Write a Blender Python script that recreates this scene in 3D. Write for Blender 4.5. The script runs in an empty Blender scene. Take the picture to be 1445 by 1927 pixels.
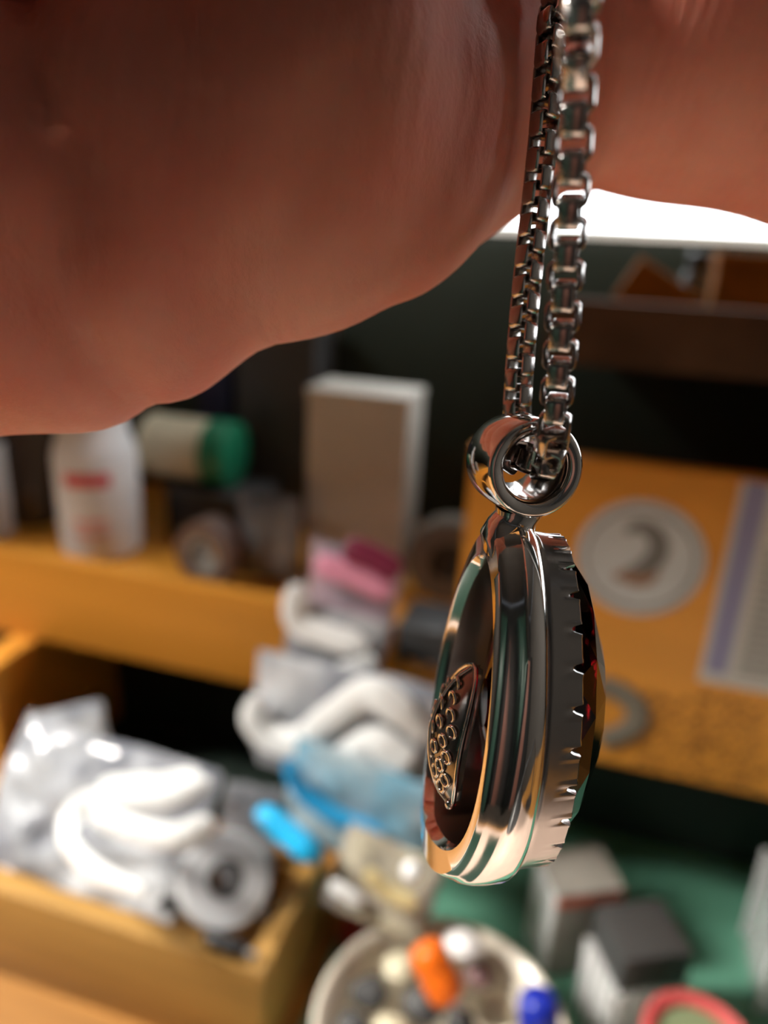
import bpy, bmesh, math, random
import numpy as np
from mathutils import Vector, Matrix, noise

# =====================================================================
# CAMERA, WORLD, LIGHT, EXPOSURE            (1 unit = 1 cm)
# =====================================================================
SC = bpy.context.scene
COL = SC.collection
FPX = 1400.0
CX, CY = 722.5, 963.5
CAM = np.array([0, 0, 31.0])
_yaw, _pit, _rol = math.radians(15.5), math.radians(20), math.radians(2.9)
_fh = np.array([-math.sin(_yaw), math.cos(_yaw), 0])
_z = np.array([0, 0, 1.0])
FWD = math.cos(_pit) * _fh - math.sin(_pit) * _z
_u0 = math.sin(_pit) * _fh + math.cos(_pit) * _z
_r0 = np.array([math.cos(_yaw), math.sin(_yaw), 0])
RGT = math.cos(_rol) * _r0 + math.sin(_rol) * _u0
UPV = -math.sin(_rol) * _r0 + math.cos(_rol) * _u0

cam_data = bpy.data.cameras.new('camera')
cam = bpy.data.objects.new('camera', cam_data)
COL.objects.link(cam)
cam.matrix_world = Matrix(((RGT[0], UPV[0], -FWD[0], CAM[0]),
                           (RGT[1], UPV[1], -FWD[1], CAM[1]),
                           (RGT[2], UPV[2], -FWD[2], CAM[2]),
                           (0, 0, 0, 1)))
cam_data.sensor_width = 36
cam_data.lens = FPX / 1927 * 36
cam_data.clip_start = 0.05
cam_data.clip_end = 1000
cam_data.dof.use_dof = True
cam_data.dof.focus_distance = 3.72
cam_data.dof.aperture_fstop = cam_data.lens * 1e-3 / 0.105
SC.camera = cam

world = bpy.data.worlds.new('world')
SC.world = world
world.use_nodes = True
world.node_tree.nodes['Background'].inputs[0].default_value = (0.75, 0.85, 1.0, 1)
world.node_tree.nodes['Background'].inputs[1].default_value = 1.0

LAMP_POS = (-92, -6, 92)
LAMP_SIZE = 24
LAMP_POWER = 215.0
BOUNCE_LAMP_POWER = 35.0
WINDOW_POWER = 7.5
OH_Y = 15.4
SC.view_settings.view_transform = 'Standard'
SC.view_settings.look = 'None'
SC.view_settings.gamma = 1
SC.view_settings.use_curve_mapping = False
SC.view_settings.exposure = 0.0
SC.cycles.use_denoising = True
SC.cycles.sample_clamp_indirect = 8


def ray(x, y):
    return FWD + RGT * (x - CX) / FPX - UPV * (y - CY) / FPX


def P(x, y, d):
    return CAM + d * ray(x, y)


def onY(x, y, Y):
    q = ray(x, y)
    return CAM + q * (Y - CAM[1]) / q[1]


def onZ(x, y, Z):
    q = ray(x, y)
    return CAM + q * (Z - CAM[2]) / q[2]


def C2W(v):
    return CAM + RGT * v[0] + UPV * v[1] + FWD * v[2]


# =====================================================================
# MATERIALS
# =====================================================================
MATS = {}


def lin(c):
    return tuple(((v / 255) / 12.92 if v <= 10 else (((v / 255) + .055) / 1.055) ** 2.4) for v in c)


def mat(name, col, rough=0.5, metal=0.0, var=0.0, vscale=1.0, bump=0.0, bscale=8.0, trans=0.0, ior=1.45,
        alpha=1.0, col2=None, sss=0.0, coat=0.0, stretch=None, spec=None, rvar=0.0):
    if name in MATS:
        return MATS[name]
    m = bpy.data.materials.new(name)
    m.use_nodes = True
    nt = m.node_tree
    b = nt.nodes['Principled BSDF']
    b.inputs['Base Color'].default_value = (*col, 1)
    b.inputs['Roughness'].default_value = rough
    b.inputs['Metallic'].default_value = metal
    b.inputs['Transmission Weight'].default_value = trans
    b.inputs['IOR'].default_value = ior
    b.inputs['Alpha'].default_value = alpha
    b.inputs['Coat Weight'].default_value = coat
    if spec is not None:
        b.inputs['Specular IOR Level'].default_value = spec
    if sss:
        b.inputs['Subsurface Weight'].default_value = sss
        b.inputs['Subsurface Radius'].default_value = (1, .35, .2)
        b.inputs['Subsurface Scale'].default_value = .12
    tc = nt.nodes.new('ShaderNodeTexCoord')
    mp = nt.nodes.new('ShaderNodeMapping')
    nt.links.new(tc.outputs['Object'], mp.inputs['Vector'])
    if stretch:
        mp.inputs['Scale'].default_value = stretch
    if var or col2:
        n = nt.nodes.new('ShaderNodeTexNoise')
        n.inputs['Scale'].default_value = vscale
        n.inputs['Detail'].default_value = 5
        nt.links.new(mp.outputs['Vector'], n.inputs['Vector'])
        cr = nt.nodes.new('ShaderNodeValToRGB')
        cr.color_ramp.elements[0].position = .35
        cr.color_ramp.elements[1].position = .65
        c2 = col2 or tuple(v * (1 - var) for v in col)
        cr.color_ramp.elements[0].color = (*c2, 1)
        cr.color_ramp.elements[1].color = (*col, 1)
        nt.links.new(n.outputs['Fac'], cr.inputs['Fac'])
        nt.links.new(cr.outputs['Color'], b.inputs['Base Color'])
    if rvar:
        n3 = nt.nodes.new('ShaderNodeTexNoise')
        n3.inputs['Scale'].default_value = bscale * .5
        n3.inputs['Detail'].default_value = 4
        nt.links.new(mp.outputs['Vector'], n3.inputs['Vector'])
        mr = nt.nodes.new('ShaderNodeMapRange')
        mr.inputs[1].default_value = .35
        mr.inputs[2].default_value = .7
        mr.inputs[3].default_value = rough
        mr.inputs[4].default_value = rough + rvar
        nt.links.new(n3.outputs['Fac'], mr.inputs[0])
        nt.links.new(mr.outputs[0], b.inputs['Roughness'])
    if bump:
        n2 = nt.nodes.new('ShaderNodeTexNoise')
        n2.inputs['Scale'].default_value = bscale
        n2.inputs['Detail'].default_value = 4
        nt.links.new(mp.outputs['Vector'], n2.inputs['Vector'])
        bp = nt.nodes.new('ShaderNodeBump')
        bp.inputs['Strength'].default_value = bump
        bp.inputs['Distance'].default_value = .02
        nt.links.new(n2.outputs['Fac'], bp.inputs['Height'])
        nt.links.new(bp.outputs['Normal'], b.inputs['Normal'])
    MATS[name] = m
    return m


def emit(name, col, s):
    m = bpy.data.materials.new(name)
    m.use_nodes = True
    nt = m.node_tree
    nt.nodes.clear()
    e = nt.nodes.new('ShaderNodeEmission')
    e.inputs[0].default_value = (*col, 1)
    e.inputs[1].default_value = s
    o = nt.nodes.new('ShaderNodeOutputMaterial')
    nt.links.new(e.outputs[0], o.inputs[0])
    return m


# =====================================================================
# MESH HELPERS
# =====================================================================
class MB:
    def __init__(self):
        self.v, self.f = [], []

    def add(self, vs, fs):
        o = len(self.v)
        self.v += [tuple(float(c) for c in p) for p in vs]
        self.f += [tuple(i + o for i in q) for q in fs]
        return self

    def box(self, lo, hi):
        (a, b, c), (d, e, g) = lo, hi
        return self.add([(a, b, c), (d, b, c), (d, e, c), (a, e, c), (a, b, g), (d, b, g), (d, e, g), (a, e, g)],
                        [(0, 3, 2, 1), (4, 5, 6, 7), (0, 1, 5, 4), (1, 2, 6, 5), (2, 3, 7, 6), (3, 0, 4, 7)])

    def obox(self, c, ax, half):
        c = np.array(c, float)
        ax = [np.array(a, float) / np.linalg.norm(a) for a in ax]
        vs = []
        for s in ((-1, -1, -1), (1, -1, -1), (1, 1, -1), (-1, 1, -1), (-1, -1, 1), (1, -1, 1), (1, 1, 1), (-1, 1, 1)):
            vs.append(c + sum(ax[i] * half[i] * s[i] for i in range(3)))
        return self.add(vs, [(0, 3, 2, 1), (4, 5, 6, 7), (0, 1, 5, 4), (1, 2, 6, 5), (2, 3, 7, 6), (3, 0, 4, 7)])

    def lathe(self, prof, o=(0, 0, 0), axis=(0, 0, 1), seg=32, closed=False, cap=True):
        a = np.array(axis, float)
        a /= np.linalg.norm(a)
        t = np.array([1, 0, 0]) if abs(a[0]) < .8 else np.array([0, 1, 0])
        e1 = np.cross(a, t)
        e1 /= np.linalg.norm(e1)
        e2 = np.cross(a, e1)
        o = np.array(o, float)
        vs, fs = [], []
        n = len(prof)
        for r, h in prof:
            for k in range(seg):
                th = 2 * math.pi * k / seg
                vs.append(o + a * h + (e1 * math.cos(th) + e2 * math.sin(th)) * r)
        for i in range(n if closed else n - 1):
            j = (i + 1) % n
            for k in range(seg):
                l = (k + 1) % seg
                fs.append((i * seg + k, i * seg + l, j * seg + l, j * seg + k))
        if cap and not closed:
            fs.append(tuple(range(seg))[::-1])
            fs.append(tuple((n - 1) * seg + k for k in range(seg)))
        return self.add(vs, fs)

    def tube(self, path, rad, seg=10, flat=1.0, up=None):
        path = [np.array(p, float) for p in path]
        n = len(path)
        rad = rad if hasattr(rad, '__len__') else [rad] * n
        vs, fs = [], []
        e1 = None
        for i in range(n):
            t = path[min(i + 1, n - 1)] - path[max(i - 1, 0)]
            t /= np.linalg.norm(t)
            if up is not None:
                e1 = np.array(up, float)
            elif e1 is None:
                e1 = np.array([0, 0, 1.0]) if abs(t[2]) < .8 else np.array([1.0, 0, 0])
            e1 = e1 - t * (e1 @ t)
            e1 /= np.linalg.norm(e1)
            e2 = np.cross(t, e1)
            for k in range(seg):
                th = 2 * math.pi * k / seg
                vs.append(path[i] + (e1 * math.cos(th) * flat + e2 * math.sin(th)) * rad[i])
        for i in range(n - 1):
            for k in range(seg):
                l = (k + 1) % seg
                fs.append((i * seg + k, i * seg + l, (i + 1) * seg + l, (i + 1) * seg + k))
        fs.append(tuple(range(seg))[::-1])
        fs.append(tuple((n - 1) * seg + k for k in range(seg)))
        return self.add(vs, fs)

    def blob(self, c, rad, seg=16, rings=10, seed=0, amp=.15, fr=1.0):
        c = np.array(c, float)
        vs, fs = [], []
        for i in range(rings + 1):
            ph = math.pi * i / rings
            for k in range(seg):
                th = 2 * math.pi * k / seg
                d = Vector((math.sin(ph) * math.cos(th), math.sin(ph) * math.sin(th), math.cos(ph)))
                s = 1 + amp * noise.noise(d * fr + Vector((seed * 3.1, seed, 7)))
                vs.append(c + np.array(d) * np.array(rad) * s)
        for i in range(rings):
            for k in range(seg):
                l = (k + 1) % seg
                fs.append((i * seg + k, (i + 1) * seg + k, (i + 1) * seg + l, i * seg + l))
        return self.add(vs, fs)

    def build(self, name, m, parent=None, smooth=None, bevel=0, sub=0):
        off = np.zeros(3)
        pp_ = parent
        while pp_ is not None:
            off = off + np.array(pp_.location)
            pp_ = pp_.parent
        V = np.array(self.v) - off
        loc = None
        if parent is None:
            lo, hi = V.min(0), V.max(0)
            loc = np.array([(lo[0] + hi[0]) / 2, (lo[1] + hi[1]) / 2, lo[2]])
            V = V - loc
        me = bpy.data.meshes.new(name)
        me.from_pydata([tuple(p) for p in V], [], self.f)
        bm = bmesh.new()
        bm.from_mesh(me)
        bmesh.ops.remove_doubles(bm, verts=bm.verts, dist=1e-5)
        bmesh.ops.recalc_face_normals(bm, faces=bm.faces)
        if bevel:
            es = [e for e in bm.edges if len(e.link_faces) == 2 and e.calc_face_angle(0) > math.radians(35)]
            bmesh.ops.bevel(bm, geom=es, offset=bevel, segments=2, affect='EDGES', profile=.6)
        bm.to_mesh(me)
        bm.free()
        if smooth:
            me.shade_smooth()
            me.set_sharp_from_angle(angle=math.radians(smooth))
        elif bevel:
            me.shade_smooth()
            me.set_sharp_from_angle(angle=math.radians(40))
        o = bpy.data.objects.new(name, me)
        me.materials.append(m)
        COL.objects.link(o)
        if loc is not None:
            o.location = loc
            o.matrix_world = Matrix.Translation(Vector(loc))
        if parent is not None:
            o.parent = parent
        if sub:
            md = o.modifiers.new('sub', 'SUBSURF')
            md.levels = md.render_levels = sub
        return o


def tag(o, label, cat, group=None):
    o['label'] = label
    o['category'] = cat
    if group:
        o['group'] = group
    return o


def thing(name, label, cat, loc, group=None):
    o = bpy.data.objects.new(name, None)
    COL.objects.link(o)
    o.empty_display_size = .2
    o.location = loc
    o.matrix_world = Matrix.Translation(Vector([float(c) for c in loc]))
    return tag(o, label, cat, group)


def struct(o):
    o['kind'] = 'structure'
    return o


def catmull(pts, n=8):
    pts = [np.array(p, float) for p in pts]
    q = [2 * pts[0] - pts[1]] + pts + [2 * pts[-1] - pts[-2]]
    out = []
    for i in range(1, len(q) - 2):
        for k in range(n):
            t = k / n
            a, b, c, d = q[i - 1], q[i], q[i + 1], q[i + 2]
            out.append(.5 * ((2 * b) + (c - a) * t + (2 * a - 5 * b + 4 * c - d) * t * t + (3 * b - a - 3 * c + d) * t ** 3))
    out.append(pts[-1])
    return out


# =====================================================================
# ROOM SHELL
# =====================================================================
YC = 29.5            # front face of the shelf unit
YB = 46.0            # back wall
WX0, WX1, WZ0, WZ1 = -12.0, 92.0, 31.75, 84.0
m_wall = mat('wall_paint', (.10, .09, .08), .8, var=.12, vscale=.05)
m_wallg = mat('wall_green', (.02, .03, .025), .7, var=.3, vscale=.08)
m_floor = mat('floor_concrete', (.10, .085, .07), .7, var=.3, vscale=.06)
RX0, RX1, RY0, RZ0, RZ1 = -130, 130, -150, -78, 150
struct(MB().box((RX0, RY0, RZ0 - 4), (RX1, YB, RZ0)).build('floor', m_floor))
struct(MB().box((RX0, RY0, RZ1 + .6), (RX1, YB, RZ1 + 4)).build('ceiling', m_wall))
struct(MB().box((RX0 - 4, RY0, RZ0), (RX0, YB, RZ1)).build('wall_left', m_wall))
struct(MB().box((RX1, RY0, RZ0), (RX1 + 4, YB, RZ1)).build('wall_right', m_wall))
struct(MB().box((RX0, RY0 - 4, RZ0), (RX1, RY0, RZ1)).build('wall_front', mat('wall_dark', (.03, .028, .026), .7)))
w = MB()
w.box((RX0, YB, RZ0), (WX0, YB + 4, RZ1)).box((WX1, YB, RZ0), (RX1, YB + 4, RZ1))
w.box((WX0, YB, RZ0), (WX1, YB + 4, WZ0)).box((WX0, YB, WZ1), (WX1, YB + 4, RZ1))
struct(w.build('wall_back', m_wallg))
win = struct(MB().box((WX0, YB + 3.2, WZ0), (WX1, YB + 3.4, WZ1)).build('window_1', emit('daylight_glass', (.93, .97, 1.0), WINDOW_POWER)))
m_frame = mat('window_paint', (.8, .8, .78), .4)
fr = MB()
for a, b in (((WX0, WZ0), (WX0 + 1.6, WZ1)), ((WX1 - 1.6, WZ0), (WX1, WZ1)), ((WX0, WZ1 - 1.6), (WX1, WZ1)), ((WX0, WZ0 - .2), (WX1, WZ0 + .5))):
    fr.box((a[0], YB + 1.8, a[1]), (b[0], YB + 3.1, b[1]))
fr.build('window_frame', m_frame, win)

dr = struct(MB().box((-6, RY0 + .1, RZ0 + .1), (44, RY0 + 2.5, 112)).build('added_reflection_door_1', mat('door_paint', (.34, .15, .11), .5, var=.15, vscale=.1), bevel=.3))  # unseen door, added as a warm streak for the silver to reflect
MB().lathe([(.8, 0), (.8, 4), (2.6, 4.5), (2.6, 6.5), (1.5, 7.2)], (39, RY0 + 2.5, 20), (0, 1, 0), 24).build('door_knob', mat('knob_brass', (.6, .45, .2), .25, 1.0), dr, smooth=40)
cbn = thing('added_reflection_cabinet', 'unseen tall dark green cabinet added for reflections in the pendant', 'cabinet', (-70, RY0 + 14, RZ0))  # unseen cabinet, added to put dark green into the rim reflections
m_cab = mat('cabinet_green', (.045, .10, .075), .4)
MB().box((-112, RY0 + .2, RZ0 + .1), (-34, RY0 + 26, 108)).build('body', m_cab, cbn, bevel=.4)
for x in (-111, -72.6):
    d_ = MB().box((x, RY0 + 26.05, RZ0 + 4), (x + 38, RY0 + 27.6, 106)).build('cabinet_door', m_cab, cbn, bevel=.3)
    MB().box((x + (33 if x < -100 else 3), RY0 + 27.6, 8), (x + (35 if x < -100 else 5), RY0 + 29.4, 24)).build('handle', mat('knob_brass', (.6, .45, .2), .25, 1.0), d_, bevel=.2)

# unseen lamp below the frame, added to bounce light onto the hand
BL = np.array([9.0, -12.0, 15.0])
bl_t = thing('added_bounce_lamp', 'unseen lamp with conical shade, added to bounce light onto the hand', 'lamp', (35, -12, .01))
m_lampk = mat('lamp_black', (.03, .03, .03), .4)
MB().lathe([(4.2, 0), (4.4, .2), (4.2, 1.0), (.8, 1.6)], (35, -12, .01), (0, 0, 1), 40).build('base', m_lampk, bl_t, smooth=40)
MB().tube([(35, -12, 1.4), (35, -12, 15), (30, -12, 20), (14, -12, 20.6), (8.4, -12.1, 18.2)], .5, 10).build('arm', m_lampk, bl_t, smooth=60)
MB().lathe([(1.2, 3.4), (1.6, 3.2), (5.6, -.6), (5.4, -.7), (1.5, 2.9), (.3, 3.1)], BL, (-.2, .0, 1), 40, closed=True).build('shade', m_lampk, bl_t, smooth=40)
MB().lathe([(.3, 2.2), (1.5, 1.5), (3.4, .3), (3.2, .05), (.1, .0)], BL, (-.2, .0, 1), 32).build('bulb', emit('added_bounce_light', (1, .93, .84), BOUNCE_LAMP_POWER), bl_t, smooth=60)

# unseen hanging square panel, added as the main light
lp = thing('added_key_light', 'unseen square light panel added to light the workbench', 'lamp', LAMP_POS)
ld = np.array([8, 28, 8.0]) - np.array(LAMP_POS)
ld /= np.linalg.norm(ld)
lx = np.cross(ld, [0, 0, 1])
lx /= np.linalg.norm(lx)
ly = np.cross(lx, ld)
LP = np.array(LAMP_POS, float)
MB().obox(LP, (lx, ly, ld), (LAMP_SIZE / 2, LAMP_SIZE / 2, .3)).build('diffuser', emit('lamp_light', (1, .95, .87), LAMP_POWER), lp)
MB().obox(LP - ld * 1.4, (lx, ly, ld), (LAMP_SIZE / 2 + 1, LAMP_SIZE / 2 + 1, 1)).build('housing', mat('lamp_white', (.7, .7, .7), .4), lp, bevel=.3)
MB().tube([LP - ld * 2, LP - ld * 2 + np.array([0, 0, RZ1 - LP[2] - 2])], .8, 8).build('drop_rod', mat('lamp_white', (.7, .7, .7), .4), lp)

# =====================================================================
# WORKBENCH AND SHELF UNIT
# =====================================================================
m_orange = mat('orange_wood', lin((216, 146, 50)), .45, var=.10, vscale=.5, stretch=(.15, 1, 1.6), bump=.15, bscale=6)
m_ochre = mat('ochre_wood', lin((172, 130, 66)), .5, var=.25, vscale=.6, stretch=(.2, .2, 2), bump=.2, bscale=6)
m_bench = mat('bench_wood', lin((170, 118, 56)), .5, var=.3, vscale=.4, stretch=(.2, 1.5, 1), bump=.2, bscale=5)
m_green = mat('green_panel', lin((92, 150, 126)), .6, var=.15, vscale=.3)
m_dgreen = mat('dark_green_panel', lin((28, 42, 35)), .65, var=.2, vscale=.3)
m_brown = mat('brown_board', lin((84, 64, 50)), .95, spec=.1, var=.35, vscale=.4)

wb = thing('workbench', 'wide orange-brown wooden workbench under the shelf unit', 'workbench', (-4, 20, -78))
MB().box((-70, -26, -4), (70, YB - .2, -.02)).build('bench_top', m_bench, wb, bevel=.3)
for x in (-66, 60):
    for y in (-24, 39):
        MB().box((x, y, -78), (x + 6, y + 6, -4.0)).build('leg', m_bench, wb, bevel=.3)

tag(MB().box((-25, -24, .0), (30, 11.6, .12)).build('added_bounce_leather', mat('bounce_leather_tan', (.70, .52, .42), .65, var=.1, vscale=.2, bump=.2, bscale=2)),  # unseen leather, added to bounce warm light onto hand and pendant
    'unseen pale tan leather added on the bench to bounce light upward', 'leather')
tag(MB().box((-23, -21, .14), (-3, 9, .3)).build('added_reflection_mat', mat('reflection_mat_green', lin((36, 62, 50)), .55), bevel=.04),  # unseen mat, added so the lower rim reflects dark green
    'unseen dark green mat added for dark reflections in the pendant', 'mat')
mt = tag(MB().box((-8.1, 12.0, 0), (34, 38.8, .2)).build('cutting_mat', m_green, bevel=.05),
         'flat green mat covering the bench beside the wooden tray', 'mat')

su = thing('shelf_unit', 'orange wooden shelf unit with green back standing on the bench', 'shelf', (0, 38, 0))
XL = -27.6
X_R = 58
JX = -4.6            # where the low lip turns into the tall board
FT = .9
MB().box((-70, YC, 9.5), (JX, YC + FT, 14.5)).build('low_lip', m_orange, su, bevel=.08)
MB().box((JX, YC, 9.5), (X_R, YC + FT, 23.3)).build('tall_board', m_orange, su, bevel=.08)
MB().box((-70, YC + FT, 9.6), (X_R, YB - .8, 13.6)).build('shelf_floor', m_orange, su)
MB().box((-70, 36.0, .21), (X_R, 36.7, 9.6)).build('back_panel', m_dgreen, su)
MB().box((-70, YB - .8, 13.6), (X_R, YB - .1, 31.0)).build('back_panel', m_dgreen, su)
MB().box((XL - 1.6, 26.0, 0), (XL, 36.0, 9.5)).build('side_panel', m_orange, su, bevel=.05)
MB().box((X_R - 1, YC + FT, 13.6), (X_R, YB - .8, 26)).build('side_panel', m_orange, su)
# upper shelf under the window
MB().box((-2.2, YC + 1.0, 26.9), (X_R, YB - .8, 27.3)).build('upper_shelf', m_brown, su, bevel=.06)
MB().box((-2.2, YC + .2, 26.9), (X_R, YC + 1.0, 29.3)).build('upper_lip', m_brown, su, bevel=.08)
MB().box((XL, YC + .2, .02), (-8.2, 36.0, .2)).build('floor_panel', m_dgreen, su)
# scribbled pencil notes on the board
m_ink = mat('pencil_ink', lin((120, 78, 30)), .8)
rnd = random.Random(5)
ink = MB()
for (x0, x1, y0, y1, rows) in ((1195, 1300, 1295, 1445, 5), (1312, 1425, 1300, 1470, 6)):
    for rI in range(rows):
        yy = y0 + (y1 - y0) * (rI + .5) / rows
        x = x0 + rnd.uniform(-6, 8)
        while x < x1 - 8:
            wd = rnd.uniform(18, 38)
            pts = []
            for k in range(7):
                pts.append(onY(x + wd * k / 6 + rnd.uniform(-3, 3), yy + (x - x0) * .22 + rnd.uniform(-10, 10), YC - .012))
            ink.tube(catmull(pts, 3), .07, 5, flat=.25, up=(0, 1, 0))
            x += wd + rnd.uniform(4, 12)
ink.build('pencil_notes', m_ink, su)

# unseen board, added to shade the upper half of the unit
oh = thing('added_shade_board', 'unseen wooden board added above the bench to shade the shelf unit', 'shelf', (0, 22, 42))
MB().box((-95, OH_Y, 42), (60, OH_Y + 14, 43.2)).build('board', m_bench, oh, bevel=.1)
MB().box((-95, OH_Y + 13.2, 43.2), (60, OH_Y + 14, 50)).build('rear_board', m_bench, oh, bevel=.1)
for x in (-80, 52):
    MB().tube([(x, OH_Y + 4, 43.2), (x, OH_Y + 4, RZ1 - .2)], .5, 8).build('hanger_rod', m_frame, oh)

# wooden tray in front
tr = thing('wooden_tray', 'open ochre wooden tray holding plastic bags', 'tray', (-17, 23, 0))
TX0, TX1, TY0, TY1, TZ = -35.0, -8.9, 18.4, 25.8, 5.0
MB().box((TX0, TY0, 0), (TX1, TY0 + .9, TZ)).build('front_board', m_ochre, tr, bevel=.06)
MB().box((TX0, TY1 - .8, 0), (TX1, TY1, 3.2)).build('rear_board', m_ochre, tr, bevel=.06)
MB().box((TX1 - .8, TY0 + .9, 0), (TX1, TY1 - .8, TZ)).build('end_board', m_ochre, tr, bevel=.06)
MB().box((TX0, TY0 + .9, 0), (TX0 + .8, TY1 - .8, TZ)).build('end_board', m_ochre, tr, bevel=.06)
MB().box((TX0 + .8, TY0 + .9, .05), (TX1 - .8, TY1 - .8, .5)).build('tray_floor', m_ochre, tr)

# =====================================================================
# PENDANT
# =====================================================================
m_silver = mat('polished_silver', (.80, .77, .74), .07, 1.0, bump=.004, bscale=14, rvar=.06)
m_silver2 = mat('brushed_silver', (.74, .71, .68), .2, 1.0, bump=.03, bscale=60, rvar=.15)
m_dsilver = mat('blackened_silver', (.42, .40, .385), .16, 1.0, bump=.006, bscale=16, rvar=.10)
m_gem = mat('garnet', (.05, .0006, .001), .02, trans=1.0, ior=1.76)

b_front, b_back = P(1012, 884, 3.55), P(956, 862, 3.93)
BC = (b_front + b_back) / 2
top_w, bot_w = P(968, 985, 3.74), P(893, 1610, 4.36)
PEND_YAW = -4.0
PH = top_w - bot_w
HLEN = np.linalg.norm(PH)
PH = PH / HLEN
PWv = b_front - b_back
PWv = PWv - PH * (PWv @ PH)
PWv /= np.linalg.norm(PWv)
_a = math.radians(PEND_YAW)
PWv = PWv * math.cos(_a) + np.cross(PH, PWv) * math.sin(_a)
PN = np.cross(PH, PWv)
PN /= np.linalg.norm(PN)
if PN @ RGT < 0:
    PN = -PN
PO = (top_w + bot_w) / 2
HB = HLEN / 2        # half height
HA = HB * .58        # half width


def PL(n, wv, h):
    return PO + PN * n + PWv * wv + PH * h


pend = thing('pendant', 'polished silver pendant with dark red faceted gem hanging from the box chain', 'pendant', PL(0, 0, -HB))


def outline(th, d):
    c, s = math.cos(th), math.sin(th)
    # slightly pear-shaped oval, fuller at the bottom
    k = 1 - .16 * s
    x, y = HA * c * k, HB * s
    nx, ny = c / HA, s / HB
    l = math.hypot(nx, ny)
    return x - d * nx / l, y - d * ny / l


def loft(rows, seg, fn, capA=False, capB=False):
    """rows: profile index count; fn(theta, i) -> (d, n)"""
    mb = MB()
    vs, fs = [], []
    for i in range(rows):
        for k in range(seg):
            th = 2 * math.pi * k / seg
            d, n = fn(th, i)
            a, h = outline(th, d)
            vs.append(PL(n, a, h))
    for i in range(rows - 1):
        for k in range(seg):
            l = (k + 1) % seg
            fs.append((i * seg + k, i * seg + l, (i + 1) * seg + l, (i + 1) * seg + k))
    return mb.add(vs, fs)


def nback(th):
    s = math.sin(th)
    return -.19 - .06 * (-s) - .07 * max(0, -s) ** 3


def lipd(th):
    s = math.sin(th)
    return .075 + .11 * max(0, s) ** 3 + .17 * max(0, -s) ** 3


def rim_fn(th, i):
    nb, L = nback(th), lipd(th)
    m0 = nb + .115
    prof = [(L + .03, nb + .06), (L + .012, nb + .012), (L, nb), (L - .012, nb + .002),
            (.050, nb + .012), (.040, nb + .022), (.026, nb + .06), (.010, m0 - .016), (.004, m0 - .006), (.001, m0),
            (-.006, m0 + .012), (-.016, m0 + .3 * (.03 - m0)), (-.018, m0 + .6 * (.03 - m0)), (-.012, .034), (-.002, .062), (.010, .080),
            (.024, .092), (.034, .094), (.042, .088), (.050, .076), (.07, .07), (.12, .08)]
    return prof[i]


loft(22, 160, rim_fn).build('frame', m_silver, pend, smooth=38)


def inner_fn(th, i):
    nb, L = nback(th), lipd(th)
    return [(L + .03, nb + .06), (L + .055, .0), (L + .06, .085), (.12, .08)][i]


m_ox = mat('oxidised_silver', (.30, .28, .27), .3, 1.0, bump=.012, bscale=30, stretch=(1, 1, .2))
loft(4, 160, inner_fn).build('inner_wall', m_ox, pend, smooth=60)

NOTCH = 30


def bez_fn(th, i):
    ph = (th * NOTCH / (2 * math.pi) + .25) % 1.0
    q = abs(ph - .5) * 2               # 0 at notch centre
    cut = .046 * max(0, 1 - (q / .22) ** 4) if q < .22 else 0
    fl = .010 * max(0, 1 - abs(q - .33) / .16)
    s = -math.sin(th)
    tz = .295 + .02 * s
    prof = [(.10, .08), (.055, .09), (.047, .105), (.05, .13), (.056, .17), (.060, tz - .078), (.068 - fl, tz - .010 - cut), (.078 - fl, tz - .002 - cut),
            (.088, tz - cut), (.100, tz - .004 - cut), (.108, tz - .02 - cut), (.112, .17), (.112, .1)]
    return prof[i]


loft(13, NOTCH * 18, bez_fn).build('bezel', m_dsilver, pend, smooth=40)

# faceted gem, dome crown and pavilion
gm = MB()
FAC = 16
rings = [(1.0, .22, 0), (1.0, .26, 0), (.80, .40, .5), (.46, .53, 0)]
gv, gf = [], []
for sc_, n_, st in rings:
    for k in range(FAC):
        th = 2 * math.pi * (k + st) / FAC
        a, h = outline(th, .098)
        gv.append(PL(n_ + (.012 if sc_ < 1 else 0), a * sc_, h * sc_ - (1 - sc_) * .06))
for i in (0,):
    for k in range(FAC):
        l = (k + 1) % FAC
        gf.append((k, l, FAC + l, FAC + k))
for k in range(FAC):
    l = (k + 1) % FAC
    gf += [(FAC + k, FAC + l, 2 * FAC + k), (FAC + l, 2 * FAC + l, 2 * FAC + k)]
    gf += [(2 * FAC + k, 2 * FAC + l, 3 * FAC + l), (2 * FAC + k, 3 * FAC + l, 3 * FAC + k)]
gf.append(tuple(3 * FAC + k for k in range(FAC)))
o_ = len(gv)
for sc_, n_, st in ((.62, .03, .5), (.16, -.055, 0)):
    for k in range(FAC):
        th = 2 * math.pi * (k + st) / FAC
        a, h = outline(th, .11)
        gv.append(PL(n_, a * sc_, h * sc_))
for k in range(FAC):
    l = (k + 1) % FAC
    gf += [(k, o_ + k, l), (l, o_ + k, o_ + l), (o_ + k, o_ + FAC + l, o_ + l), (o_ + k, o_ + FAC + k, o_ + FAC + l)]
gf.append(tuple(o_ + FAC + k for k in range(FAC))[::-1])
gm.add(gv, gf)
g_ob = gm.build('gemstone', m_gem, pend)
g_ob['label'] = 'dark red faceted gemstone'

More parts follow.
